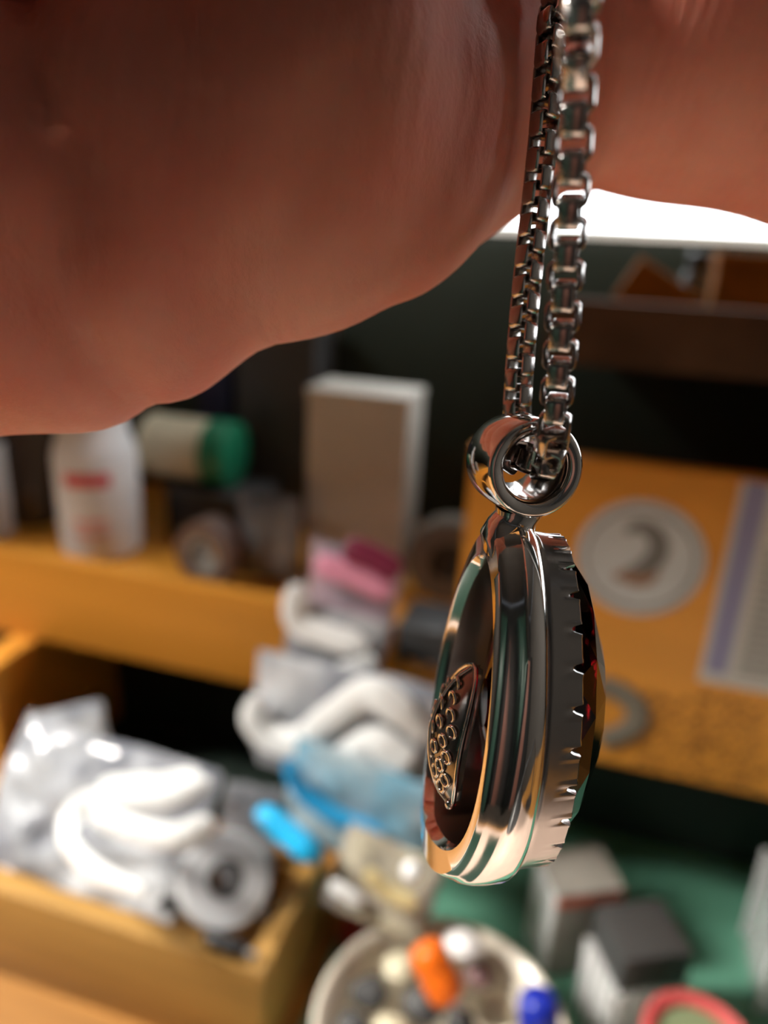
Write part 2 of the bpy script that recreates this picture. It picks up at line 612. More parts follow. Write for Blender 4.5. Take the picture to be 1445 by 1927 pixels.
# bail: hollow ring tube seen along its axis
BAX = b_front - b_back
BLEN = np.linalg.norm(BAX)
BAX /= BLEN
hl = BLEN / 2
RO, RI = .240, .158
prof = [(.125, -hl + .03), (.14, 0), (RI - .002, hl - .06), (RI, hl - .045), (RI + .012, hl - .018), (RI + .02, hl - .008), (RO - .024, hl), (RO - .014, hl - .003),
        (RO - .005, hl - .012), (RO, hl - .03), (RO + .006, 0), (RO, -hl + .03), (RO - .006, -hl + .012), (RO - .02, -hl), (.145, -hl), (.132, -hl + .012)]
MB().lathe(prof, BC, BAX, 72, closed=True).build('bail', m_silver, pend, smooth=40)['label'] = 'round silver bail ring at the top'
# neck between bail and frame
bl = np.array([(BC - PO) @ PN, (BC - PO) @ PWv, (BC - PO) @ PH])
nk = MB()
nv, nf = [], []
lv = [(bl[2] - RO + .015, .115, .11, bl[0] - .0), (bl[2] - RO - .012, .112, .10, bl[0]), (HB + .0, .118, .10, .0), (HB - .07, .13, .13, -.025), (HB - .15, .12, .16, -.02)]
for h, an, aw, cn in lv:
    for k in range(24):
        th = 2 * math.pi * k / 24
        ce, se = math.cos(th), math.sin(th)
        sg = lambda v: math.copysign(abs(v) ** .7, v)
        nv.append(PL(cn + an * sg(ce), bl[1] * max(0, (h - HB + .15) / .3) + aw * sg(se), h))
for i in range(len(lv) - 1):
    for k in range(24):
        l = (k + 1) % 24
        nf.append((i * 24 + k, i * 24 + l, (i + 1) * 24 + l, (i + 1) * 24 + k))
nf += [tuple(range(24)), tuple((len(lv) - 1) * 24 + k for k in range(24))]
nk.add(nv, nf).build('neck', m_silver, pend, smooth=45)

# leaf ornament lying in the hollow back
lf = MB()
lvs, lfs = [], []
NU, NV = 18, 10
L0, L1 = -HB * .47, HB * .22


def leafpt(u, v, lift=0):
    h = L0 + (L1 - L0) * u
    wd = .235 * (math.sin(math.pi * (u * .99 + .005)) ** .55)
    cn = -.125 - .105 * (1 - u) - .06 * math.sin(math.pi * u)
    return PL(cn - (.10 * (wd / .235) * (1 - v * v)) - lift, .02 + .16 * (1 - u) ** 2 + wd * v, h)


for i in range(NU + 1):
    for j in range(NV + 1):
        lvs.append(leafpt(i / NU, -1 + 2 * j / NV))
for i in range(NU + 1):
    for j in range(NV + 1):
        lvs.append(leafpt(i / NU, -1 + 2 * j / NV, -.035))
S_ = (NU + 1) * (NV + 1)
for i in range(NU):
    for j in range(NV):
        a = i * (NV + 1) + j
        lfs.append((a, a + 1, a + NV + 2, a + NV + 1))
        lfs.append((S_ + a, S_ + a + NV + 1, S_ + a + NV + 2, S_ + a + 1))
for i in range(NU):
    for j, s in ((0, 1), (NV, -1)):
        a = i * (NV + 1) + j
        lfs.append((a, a + NV + 1, S_ + a + NV + 1, S_ + a))
for i in (0, NU):
    for j in range(NV):
        a = i * (NV + 1) + j
        lfs.append((a, a + 1, S_ + a + 1, S_ + a))
leaf = lf.add(lvs, lfs).build('leaf_ornament', mat('leaf_silver', (.26, .245, .235), .2, 1.0), pend, smooth=50)
leaf['label'] = 'carved silver leaf with scale pattern set in the hollow back'
rim_path = [leafpt(k / 20, 1, .004) for k in range(21)] + [leafpt(1 - k / 20, -1, .004) for k in range(21)]
MB().tube(rim_path, .014, 8).build('leaf_rim', m_silver, leaf, smooth=60)
MB().tube([leafpt(k / 16, .1 * math.sin(k / 3), .012) for k in range(17)], .012, 8).build('leaf_vein', m_silver, leaf, smooth=60)


def ring_at(c, nrm, R, r, seg=14, cs=7):
    pts = []
    nrm = nrm / np.linalg.norm(nrm)
    e1 = np.cross(nrm, PH)
    e1 /= np.linalg.norm(e1)
    e2 = np.cross(nrm, e1)
    vs, fs = [], []
    for k in range(seg):
        th = 2 * math.pi * k / seg
        d = e1 * math.cos(th) + e2 * math.sin(th)
        for q in range(cs):
            ph = 2 * math.pi * q / cs
            vs.append(c + d * (R + r * math.cos(ph)) + nrm * r * math.sin(ph))
    for k in range(seg):
        for q in range(cs):
            a, b = k * cs + q, k * cs + (q + 1) % cs
            c_, d_ = ((k + 1) % seg) * cs + (q + 1) % cs, ((k + 1) % seg) * cs + q
            fs.append((a, b, c_, d_))
    return MB().add(vs, fs)


for u_, vs_ in ((.88, (.1,)), (.80, (-.45, .35)), (.71, (-.6, .0, .55)), (.62, (-.35, .28, .72)), (.53, (-.6, .0, .55)), (.44, (-.35, .28, .72)), (.35, (-.6, .0, .55)), (.26, (-.3, .3, .72)), (.17, (.0, .5))):
    for v_ in vs_:
        nr = -PN + PWv * v_ * .7
        ring_at(leafpt(u_, v_, .004), nr, .033, .010).build('scale_ring', m_silver, leaf, smooth=60)
# small granule where leaf tip meets the frame
MB().blob(leafpt(.02, .95, .01), (.03, .03, .03), 12, 8, amp=0).build('granule', m_silver, leaf, smooth=80)

# =====================================================================
# CHAIN
# =====================================================================
PITCH = .0825
S2, WD, TH, L2 = .0735, .043, .021, .0635
lm = MB()
cs_pts = []
rc = .03
for (sx, sy, a0) in ((1, 1, 0), (-1, 1, 90), (-1, -1, 180), (1, -1, 270)):
    for k in range(4):
        a = math.radians(a0 + 30 * k)
        cs_pts.append((sx * (L2 - rc), sy * (S2 - rc), math.cos(a), math.sin(a)))
lv_, lf_ = [], []
sect = [(0, -WD + .008), (0, WD - .008), (-.006, WD), (-TH + .004, WD), (-TH, WD - .006), (-TH, -WD + .006), (-TH + .004, -WD), (-.006, -WD)]
for cx_, cy_, dx, dy in cs_pts:
    for off, bb in sect:
        rr = rc + off
        lv_.append((cx_ + dx * rr, cy_ + dy * rr, bb))
n_, m_ = len(cs_pts), len(sect)
for i in range(n_):
    for k in range(m_):
        lf_.append((i * m_ + k, i * m_ + (k + 1) % m_, ((i + 1) % n_) * m_ + (k + 1) % m_, ((i + 1) % n_) * m_ + k))
link_me = bpy.data.meshes.new('link')
link_me.from_pydata(lv_, [], lf_)
_b = bmesh.new()
_b.from_mesh(link_me)
bmesh.ops.recalc_face_normals(_b, faces=_b.faces)
_b.to_mesh(link_me)
_b.free()
link_me.shade_smooth()
link_me.set_sharp_from_angle(angle=math.radians(40))
m_chain = mat('chain_silver', (.46, .43, .41), .17, 1.0, bump=.03, bscale=40, rvar=.12)
link_me.materials.append(m_chain)

INH = .062
near = [C2W((1.17, 4.3, 4.30)), C2W((1.12, 3.8, 4.05)), C2W((.95, 3.2, 3.2)), C2W((.78, 2.6, 2.68)), P(1093, 0, 2.58), P(1086, 150, 2.72), P(1078, 300, 2.86), P(1070, 430, 3.0), P(1059, 600, 3.16), P(1051, 710, 3.28), P(1045, 785, 3.36), P(1038, 832, 3.42)]
inside = [BC + BAX * (hl + .0) + PH * (INH - .035) + PN * .03, BC + BAX * .03 + PH * .035, BC - BAX * (hl - .02) + PH * .01]
far = [P(974, 806, 4.08), P(973, 770, 4.09), P(981, 650, 4.03), P(995, 500, 4.03), P(1010, 370, 3.98), P(1024, 240, 3.86), P(1035, 100, 3.82), P(1044, 10, 3.85), C2W((1.06, 3.3, 4.12)), C2W((1.12, 3.8, 4.27)), C2W((1.17, 4.3, 4.34))]
path = catmull(near + inside + far, 24)
seglen = [0]
for i in range(1, len(path)):
    seglen.append(seglen[-1] + np.linalg.norm(path[i] - path[i - 1]))
seglen = np.array(seglen)
PA = np.array(path)


def at(s):
    return np.array([np.interp(s, seglen, PA[:, k]) for k in range(3)])


i_near_end = 24 * (len(near) - 1)
i_far_start = 24 * (len(near) + len(inside))
sA, sB = seglen[i_near_end], seglen[i_far_start]
ch = thing('necklace_chain', 'silver box chain running up from the pendant into the hand', 'chain', at(seglen[-1]))
NL = int(seglen[-1] / PITCH)
for i in range(NL):
    s = (i + .5) * PITCH
    c = at(s)
    t = at(min(s + .05, seglen[-1])) - at(max(s - .05, 0))
    t /= np.linalg.norm(t)
    v = CAM - c
    if sA < s < sB:
        v = PH * 1.0 + PWv * .35 * (1 - (s - sA) / (sB - sA))
    e = v - t * (v @ t)
    e /= np.linalg.norm(e)
    roll = math.radians(np.interp(s, [sA, sB], [6, 45]))
    e2 = np.cross(t, e)
    a = e * math.cos(roll) + e2 * math.sin(roll)
    if i % 2:
        a = np.cross(t, a)
    b = np.cross(t, a)
    ob = bpy.data.objects.new('link', link_me)
    COL.objects.link(ob)
    ob.parent = ch
    q = c - np.array(ch.location)
    ob.matrix_local = Matrix(((t[0], a[0], b[0], q[0]), (t[1], a[1], b[1], q[1]), (t[2], a[2], b[2], q[2]), (0, 0, 0, 1)))

# =====================================================================
# HAND  (one continuous skin surface)
# =====================================================================
def cone_d(X, a, b, ra, rb):
    a, b = np.array(a, float), np.array(b, float)
    ba = b - a
    t = np.clip(((X - a) @ ba) / (ba @ ba), 0, 1)
    d = np.linalg.norm(X - a - t[:, None] * ba, axis=1)
    return d - (ra + (rb - ra) * t)


def smin(d1, d2, k):
    h = np.clip(.5 + .5 * (d2 - d1) / k, 0, 1)
    return d2 * (1 - h) + d1 * h - k * h * (1 - h)


HAND = [
    # index finger, curled across the front
    ([(-3.7, 3.6, 6.4, 1.25), (-3.9, 1.30, 4.45, 1.10), (-1.85, 1.57, 4.18, 1.05), (-.33, 2.12, 4.20, .96), (1.0, 3.42, 5.75, .95), (1.3, 4.6, 5.1, .7)], .22),
    # middle finger behind it
    ([(-3.6, 4.2, 7.6, 1.2), (-4.2, 2.9, 6.9, 1.1), (-1.2, 3.45, 6.75, 1.05), (1.2, 4.0, 6.6, .95), (2.2, 4.6, 6.8, .8)], .2),
    # ring and little finger
    ([(-3.2, 4.8, 9.2, 1.15), (-3.9, 3.6, 8.7, 1.05), (-1.2, 3.9, 8.5, 1.0), (1.0, 4.3, 8.4, .85)], .2),
    ([(-2.6, 5.2, 10.6, 1.0), (-3.2, 4.2, 10.3, .9), (-1.0, 4.4, 10.1, .85), (.8, 4.8, 10.0, .7)], .2),
    # thumb ball on the far side of the chain, thumb reaching to the fingertip
    ([(1.35, 3.95, 6.0, 1.12), (2.3, 3.70, 5.75, 1.15), (3.9, 3.25, 5.5, 1.2), (5.2, 4.2, 5.6, 1.4)], .25),
    ([(-4.0, 5.6, 6.8, 1.4), (-4.2, 3.3, 3.85, 1.25), (-1.5, 3.72, 3.35, .97), (.3, 4.45, 3.4, .88), (1.2, 4.75, 3.52, .7)], .2),
]
PALM = [((-2.6, 5.2, 8.0), (4.6, 5.6, 7.4), 1.9, 2.1), ((-1.5, 5.6, 9.8), (4.6, 6.0, 9.0), 1.5, 1.9), ((4.6, 5.7, 8.0), (10.5, 7.2, 8.6), 2.3, 2.5)]
# flexion creases: (centre point on skin, direction normal to the crease plane, depth, width)
CREASE = [((-1.55, 1.7, 3.6), (1.0, .20, 0), .075, .13), ((.42, 2.1, 3.4), (.95, -.42, .1), .05, .12), ((-.85, .8, 4.0), (.80, -.62, 0), .03, .10)]


def hand_sdf(X):
    out = None
    for pts, k in HAND:
        f = None
        for p, q in zip(pts[:-1], pts[1:]):
            d = cone_d(X, p[:3], q[:3], p[3], q[3])
            f = d if f is None else smin(f, d, k)
        out = f if out is None else smin(out, f, .16)
    for a, b, ra, rb in PALM:
        out = smin(out, cone_d(X, a, b, ra, rb), .5)
    return out


def hand_fine(X):
    d = hand_sdf(X)
    for c, n, dp, wd in CREASE:
        n = np.array(n) / np.linalg.norm(n)
        rel = X - np.array(c)
        wob = .10 * np.sin(rel[:, 1] * 2.6 + c[0]) + .04 * np.sin(rel[:, 1] * 7)
        s = rel @ n + wob
        fall = np.exp(-(np.linalg.norm(rel, axis=1) / 1.5) ** 4)
        d = d + dp * np.exp(-(s / wd) ** 2) * fall - dp * .6 * np.exp(-((np.abs(s) - wd * 2.6) / (wd * 1.6)) ** 2) * fall
    return d


def surface_nets(fn, lo, hi, h):
    lo, hi = np.array(lo, float), np.array(hi, float)
    N = ((hi - lo) / h).astype(int) + 1
    gx, gy, gz = [lo[i] + h * np.arange(N[i]) for i in range(3)]
    D = np.empty(N, np.float32)
    for i, x in enumerate(gx):
        Y, Z = np.meshgrid(gy, gz, indexing='ij')
        D[i] = fn(np.stack([np.full(Y.size, x), Y.ravel(), Z.ravel()], 1)).reshape(Y.shape)
    ins = D < 0
    cnt = np.zeros(N - 1, int)
    for a in (0, 1):
        for b in (0, 1):
            for c in (0, 1):
                cnt += ins[a:N[0] - 1 + a, b:N[1] - 1 + b, c:N[2] - 1 + c]
    act = (cnt > 0) & (cnt < 8)
    idx = -np.ones(N - 1, int)
    cells = np.argwhere(act)
    idx[act] = np.arange(len(cells))
    V = lo + (cells + .5) * h
    e = h * .25
    for it in range(6):
        d = fn(V)
        G = np.stack([fn(V + e * np.eye(3)[k]) - fn(V - e * np.eye(3)[k]) for k in range(3)], 1) / (2 * e)
        g2 = np.maximum((G * G).sum(1), .2)
        V = V - G * np.clip(d / g2, -h, h)[:, None]
    faces = []
    for ax in range(3):
        sl0 = [slice(None)] * 3
        sl1 = [slice(None)] * 3
        sl0[ax] = slice(0, N[ax] - 1)
        sl1[ax] = slice(1, N[ax])
        A, B = ins[tuple(sl0)], ins[tuple(sl1)]
        E = np.argwhere(A != B)
        o1, o2 = (ax + 1) % 3, (ax + 2) % 3
        ok = (E[:, o1] > 0) & (E[:, o2] > 0) & (E[:, o1] < N[o1] - 1) & (E[:, o2] < N[o2] - 1)
        E = E[ok]
        flip = A[tuple(E.T)]
        q = []
        for da, db in ((-1, -1), (0, -1), (0, 0), (-1, 0)):
            c = E.copy()
            c[:, o1] += da
            c[:, o2] += db
            q.append(idx[tuple(c.T)])
        Q = np.stack(q, 1)
        Q[~flip] = Q[~flip][:, ::-1]
        faces.append(Q)
    return V, np.concatenate(faces)


HV, HF = surface_nets(hand_fine, (-6.2, -.3, 2.2), (11.5, 9.6, 12.2), .10)
HW = CAM + HV[:, :1] * RGT + HV[:, 1:2] * UPV + HV[:, 2:3] * FWD
hand_loc = C2W((3.0, 5.6, 7.5))
hme = bpy.data.meshes.new('hand')
hme.from_pydata([tuple(p) for p in (HV)], [], [tuple(int(i) for i in q) for q in HF])
hme.shade_smooth()
hand = bpy.data.objects.new('hand', hme)
COL.objects.link(hand)
hand.matrix_world = Matrix(((RGT[0], UPV[0], FWD[0], CAM[0]), (RGT[1], UPV[1], FWD[1], CAM[1]), (RGT[2], UPV[2], FWD[2], CAM[2]), (0, 0, 0, 1)))
tag(hand, 'pinkish bare hand with curled fingers holding up the chain', 'hand')


def skin_mat():
    m = bpy.data.materials.new('skin')
    m.use_nodes = True
    nt = m.node_tree
    b = nt.nodes['Principled BSDF']
    L = nt.links
    tc = nt.nodes.new('ShaderNodeTexCoord')

    def nz(scale, detail, st=(1, 1, 1)):
        mp = nt.nodes.new('ShaderNodeMapping')
        mp.inputs['Scale'].default_value = st
        L.new(tc.outputs['Object'], mp.inputs['Vector'])
        n = nt.nodes.new('ShaderNodeTexNoise')
        n.inputs['Scale'].default_value = scale
        n.inputs['Detail'].default_value = detail
        L.new(mp.outputs['Vector'], n.inputs['Vector'])
        return n.outputs['Fac']
    big = nz(.9, 4)
    cr = nt.nodes.new('ShaderNodeValToRGB')
    cr.color_ramp.elements[0].position = .35
    cr.color_ramp.elements[1].position = .68
    cr.color_ramp.elements[0].color = (.56, .17, .12, 1)
    cr.color_ramp.elements[1].color = (.66, .285, .21, 1)
    L.new(big, cr.inputs['Fac'])
    L.new(cr.outputs['Color'], b.inputs['Base Color'])
    b.inputs['Roughness'].default_value = .55
    b.inputs['Specular IOR Level'].default_value = .3
    b.inputs['Subsurface Weight'].default_value = .6
    b.inputs['Subsurface Radius'].default_value = (1, .3, .15)
    b.inputs['Subsurface Scale'].default_value = .16
    # fine skin relief: long furrows down the finger plus pores
    wv = nt.nodes.new('ShaderNodeTexWave')
    wv.wave_type = 'BANDS'
    wv.bands_direction = 'X'
    wv.inputs['Scale'].default_value = 3.4
    wv.inputs['Distortion'].default_value = 5
    wv.inputs['Detail'].default_value = 2
    wv.inputs['Detail Scale'].default_value = .6
    mpw = nt.nodes.new('ShaderNodeMapping')
    mpw.inputs['Rotation'].default_value = (0, 0, .12)
    L.new(tc.outputs['Object'], mpw.inputs['Vector'])
    L.new(mpw.outputs['Vector'], wv.inputs['Vector'])
    bp = nt.nodes.new('ShaderNodeBump')
    bp.inputs['Strength'].default_value = .10
    bp.inputs['Distance'].default_value = .03
    L.new(wv.outputs['Fac'], bp.inputs['Height'])
    bp2 = nt.nodes.new('ShaderNodeBump')
    bp2.inputs['Strength'].default_value = .42
    bp2.inputs['Distance'].default_value = .012
    L.new(nz(26, 5, (1.6, .8, 1)), bp2.inputs['Height'])
    L.new(bp.outputs['Normal'], bp2.inputs['Normal'])
    L.new(bp2.outputs['Normal'], b.inputs['Normal'])
    return m


hme.materials.append(skin_mat())
# =====================================================================
# THINGS ON AND AROUND THE SHELVES
# =====================================================================
def dep(p):
    return float((np.array(p) - CAM) @ FWD)


def nearv(p):
    v = CAM - np.array(p)
    return v / np.linalg.norm(v)


SZ = 13.62           # height of the shelf floor
m_white = mat('white_plastic', (.72, .72, .72), .35, var=.08, vscale=.5)
m_cream = mat('cream_plastic', lin((208, 200, 172)), .45, var=.1, vscale=.7)
m_red = mat('red_print', lin((206, 70, 78)), .5)
m_pink = mat('pink_print', lin((226, 160, 160)), .5)
m_amber = mat('amber_glass', (.05, .03, .018), .12, coat=.5)
m_black = mat('black_plastic', (.014, .014, .015), .4)
m_dgrey = mat('dark_grey_plastic', lin((66, 66, 66)), .5, var=.15, vscale=.6)
m_grey = mat('grey_plastic', lin((150, 150, 150)), .45, var=.1, vscale=.6)
m_greencap = mat('green_cap', lin((30, 118, 84)), .4)
m_navy = mat('navy_card', lin((34, 38, 78)), .5)
m_card = mat('pale_grey_card', lin((190, 186, 176)), .6, var=.08, vscale=.5)
m_tape = mat('brown_tape', lin((112, 92, 84)), .45)
m_paper = mat('paper_white', lin((196, 194, 188)), .7, var=.06, vscale=1)
m_lav = mat('lavender_print', lin((140, 138, 170)), .7)
m_rose = mat('rose_print', lin((176, 130, 132)), .7)
m_text = mat('grey_text', lin((120, 118, 114)), .7)


def lathe_thing(name, label, cat, x, y, z, prof, m, seg=36, group=None, part='body'):
    t = thing(name, label, cat, (x, y, z), group)
    MB().lathe(prof, (x, y, z), (0, 0, 1), seg).build(part, m, t, smooth=40)
    return t


# --- white bottle with red and pink print
bx_, by_ = onY(192, 1000, 33.6)[0], 33.6
bot = lathe_thing('white_bottle', 'white plastic bottle with red and pink printed bands on the shelf', 'bottle', bx_, by_, SZ,
                  [(1.9, 0), (2.15, .2), (2.2, 1.0), (2.25, 5.6), (2.1, 6.3), (1.85, 6.9), (1.8, 7.4), (1.8, 10.0), (1.6, 10.3), (.9, 10.8), (.9, 11.4)], m_white)
MB().lathe([(1.15, 11.2), (1.2, 11.3), (1.2, 12.8), (1.05, 13.0)], (bx_, by_, SZ), (0, 0, 1), 28).build('cap', m_white, bot, smooth=40)


def arc_patch(cx, cy, R, z0, z1, a0, a1, t=.03):
    mb = MB()
    n = 12
    vs = []
    for r_ in (R, R + t):
        for k in range(n + 1):
            a = math.radians(a0 + (a1 - a0) * k / n)
            for zz in (z0, z1):
                vs.append((cx + r_ * math.cos(a), cy + r_ * math.sin(a), zz))
    fs = []
    o2 = 2 * (n + 1)
    for k in range(n):
        fs.append((o2 + 2 * k, o2 + 2 * k + 2, o2 + 2 * k + 3, o2 + 2 * k + 1))
        fs.append((2 * k, 2 * k + 1, 2 * k + 3, 2 * k + 2))
        fs.append((2 * k, 2 * k + 2, o2 + 2 * k + 2, o2 + 2 * k))
        fs.append((2 * k + 1, o2 + 2 * k + 1, o2 + 2 * k + 3, 2 * k + 3))
    fs += [(0, o2, o2 + 1, 1), (2 * n, 2 * n + 1, o2 + 2 * n + 1, o2 + 2 * n)]
    return mb.add(vs, fs)


arc_patch(bx_, by_, 2.26, SZ + 4.4, SZ + 5.1, -98, -36).build('red_band', m_red, bot)
arc_patch(bx_, by_, 2.22, SZ + 2.2, SZ + 2.5, -90, -44).build('pink_line', m_pink, bot)
arc_patch(bx_, by_, 2.22, SZ + 1.6, SZ + 1.85, -90, -44).build('pink_line', m_pink, bot)

# --- amber bottle
ax_ = onY(70, 1000, 35.6)[0]
am = lathe_thing('amber_bottle', 'dark brown glass bottle beside the white bottle', 'bottle', ax_, 35.6, SZ,
                 [(1.2, 0), (1.4, .2), (1.4, 6), (1.2, 6.8), (.6, 7.6), (.6, 8.6)], m_amber)
MB().lathe([(.72, 8.3), (.75, 8.4), (.75, 9.7), (.65, 9.8)], (ax_, 35.6, SZ), (0, 0, 1), 24).build('cap', m_black, am, smooth=40)
# --- white carton at the very edge
wx = onY(8, 1000, 33.0)[0]
ct = thing('white_carton', 'narrow white carton standing beside the brown bottle', 'carton', (wx - .7, 33.0, SZ))
MB().box((wx - 2.0, 31.6, SZ), (wx + .2, 33.6, SZ + 5.2)).build('body', m_white, ct, bevel=.06)
MB().box((wx - 2.02, 31.55, SZ + 5.2), (wx + .22, 33.65, SZ + 5.5)).build('lid', m_white, ct, bevel=.05)

# --- black box carrying a cream jar that lies on its side
q0, q1 = onY(292, 1040, 35.0), onY(452, 1040, 35.0)
bb = thing('black_box', 'low black box on the shelf under the cream jar', 'box', ((q0[0] + q1[0]) / 2, 35.6, SZ))
MB().box((q0[0], 36.4, SZ), (q1[0], 40.0, SZ + 2.7)).build('body', m_black, bb, bevel=.1)
MB().box((q0[0] - .08, 36.3, SZ + 2.7), (q1[0] + .08, 40.1, SZ + 3.2)).build('lid', m_dgrey, bb, bevel=.08)
jz = SZ + 3.22 + 1.95
j0, j1, j2 = onY(288, 890, 38.2)[0], onY(402, 890, 38.2)[0], onY(445, 890, 38.2)[0]
jr = thing('cream_jar', 'cream jar with green lid lying on its side on the black box', 'jar', ((j0 + j2) / 2, 38.2, SZ + 3.22))
MB().lathe([(1.6, 0), (1.85, .15), (1.85, j1 - j0 - .5), (1.7, j1 - j0)], (j0, 38.2, jz), (1, 0, 0), 32).build('body', m_cream, jr, smooth=40)
MB().lathe([(1.95, 0), (1.95, j2 - j1 - .1), (1.8, j2 - j1)], (j1, 38.2, jz), (1, 0, 0), 32).build('lid', m_greencap, jr, smooth=40)
MB().lathe([(1.88, 0), (1.93, .05), (1.93, .25), (1.88, .3)], (j0 + .25, 38.2, jz), (1, 0, 0), 32).build('rib', m_cream, jr, smooth=40)

# --- brown tape roll
tp = onY(398, 1078, 32.0)
RT = 1.75
tpz = SZ + RT
tr_ = thing('tape_roll', 'brown tape roll standing on edge behind the low shelf lip', 'tape', (tp[0], 32.0, SZ))
MB().lathe([(1.0, -.7), (RT, -.7), (RT, .7), (1.0, .7)], (tp[0], 32.0, tpz), (.15, 1, 0), 36, closed=True).build('tape', m_tape, tr_, smooth=40)
MB().lathe([(.88, -.72), (.99, -.72), (.99, .72), (.88, .72)], (tp[0], 32.0, tpz), (.15, 1, 0), 36, closed=True).build('core', m_card, tr_, smooth=40)

# --- tall dark grey file box, navy packet
q0, q1 = onY(445, 800, 41.0), onY(590, 800, 41.0)
fb = thing('file_box', 'tall dark grey box at the back of the shelf', 'box', ((q0[0] + q1[0]) / 2, 42.5, SZ))
MB().box((q0[0], 41.0, SZ), (q1[0], 44.6, SZ + 11.5)).build('body', m_dgrey, fb, bevel=.1)
MB().box((q0[0] - .1, 40.9, SZ + 11.5), (q1[0] + .1, 44.7, SZ + 12.3)).build('lid', m_dgrey, fb, bevel=.1)
q0, q1 = onY(372, 740, 42.0), onY(432, 740, 42.0)
nb_ = thing('navy_packet', 'navy blue packet standing beside the tall grey box', 'packet', ((q0[0] + q1[0]) / 2, 42.4, SZ))
MB().box((q0[0], 42.0, SZ), (q1[0], 43.2, SZ + 11.0)).build('body', m_navy, nb_, bevel=.08)
MB().box((q0[0] + .1, 42.3, SZ + 11.0), (q1[0] - .1, 42.9, SZ + 11.5)).build('flap', m_card, nb_)

# --- pale carton in the middle
q0, q1 = onY(576, 900, 34.2), onY(762, 900, 34.2)
pc = thing('pale_carton', 'tall pale grey carton standing on the shelf', 'carton', ((q0[0] + q1[0]) / 2, 35, SZ))
zt = onY(665, 738, 34.2)[2]
MB().box((q0[0], 34.2, SZ), (q1[0], 37.4, zt - .4)).build('body', m_card, pc, bevel=.08)
MB().box((q0[0] - .04, 34.15, zt - .4), (q1[0] + .04, 37.45, zt)).build('lid', m_card, pc, bevel=.06)

# --- grey tin with ring lid and black clip rack between carton and board
q0 = onY(850, 1020, 35)
gt = thing('grey_tin', 'grey-brown ring-shaped tin standing on edge on the shelf', 'tin', (q0[0], 35, SZ))
m_tin = mat('grey_tin', lin((112, 104, 94)), .4, var=.1, vscale=.7)
MB().lathe([(1.0, -.8), (2.1, -.8), (2.2, -.7), (2.2, .7), (2.1, .8), (1.0, .8)], (q0[0], 35, SZ + 2.2), (-.1, 1, .0), 40, closed=True).build('ring', m_tin, gt, smooth=40)
MB().lathe([(.05, -.5), (1.0, -.5), (1.0, .5), (.05, .5)], (q0[0], 35, SZ + 2.2), (-.1, 1, .0), 40).build('hub', m_dgrey, gt, smooth=40)
k0, k1 = onY(752, 1150, 28.9), onY(858, 1150, 28.9)
k1[0] = min(k1[0], JX - .15)
zk0, zk1 = 14.55, onY(790, 1236, 28.9)[2]
rk = thing('clip_rack', 'black metal rack hooked over the orange shelf lip', 'rack', ((k0[0] + k1[0]) / 2, 28.9, zk1))
MB().box((k0[0], 28.6, zk1), (k1[0], 29.45, 13.4)).build('body', m_black, rk, bevel=.05)
MB().box((k0[0], 28.6, 14.55), (k1[0], 31.4, 14.95)).build('hook_plate', m_dgrey, rk, bevel=.05)
MB().box((k0[0], 28.6, 13.4), (k1[0], 29.45, 14.55)).build('hook_plate', m_dgrey, rk, bevel=.05)
for k in range(3):
    xx = k0[0] + (k1[0] - k0[0]) * (k + .5) / 3
    MB().box((xx - .18, 28.35, zk1 + .1), (xx + .18, 28.6, 13.2)).build('slot_bar', m_dgrey, rk, bevel=.03)

# --- items on the upper shelf below the window
UZ = 27.72
m_amberw = mat('amber_wood', lin((150, 98, 40)), .95, spec=.1, var=.3, vscale=.5)
for (px, w_, h_, mm, lab, nm) in ((1235, 3.0, 3.3, m_amberw, 'amber wooden block lying tilted on the upper shelf', 'wooden_block'),
                                  (1400, 2.6, 3.5, m_amberw, 'small amber wooden box with a lid on the upper shelf', 'wooden_box'),
                                  (1330, 1.5, 3.6, m_dgrey, 'dark grey jar between the wooden pieces on the upper shelf', 'dark_jar')):
    c = onY(px, 560, 34.5)
    if nm == 'dark_jar':
        t = lathe_thing(nm, lab, 'jar', c[0], 38.0, UZ, [(.75, 0), (.85, .1), (.85, 2.4), (.6, 2.8)], mm)
        MB().lathe([(.7, 2.7), (.7, 3.4), (.6, 3.5)], (c[0], 38.0, UZ), (0, 0, 1), 24).build('lid', m_black, t, smooth=40)
    elif nm == 'wooden_box':
        t = thing(nm, lab, 'box', (c[0], 34.5, UZ))
        MB().box((c[0] - w_ / 2, 33.4, UZ), (c[0] + w_ / 2, 35.6, UZ + h_ - .6)).build('body', mm, t, bevel=.06)
        MB().box((c[0] - w_ / 2 - .05, 33.35, UZ + h_ - .6), (c[0] + w_ / 2 + .05, 35.65, UZ + h_)).build('lid', mm, t, bevel=.06)
    else:
        tag(MB().obox((c[0], 34.5, UZ + 1.62), ((1, 0, -.55), (0, 1, 0), (.55, 0, 1)), (1.5, 1.0, .95)).build(nm, mm, bevel=.08), lab, 'block')

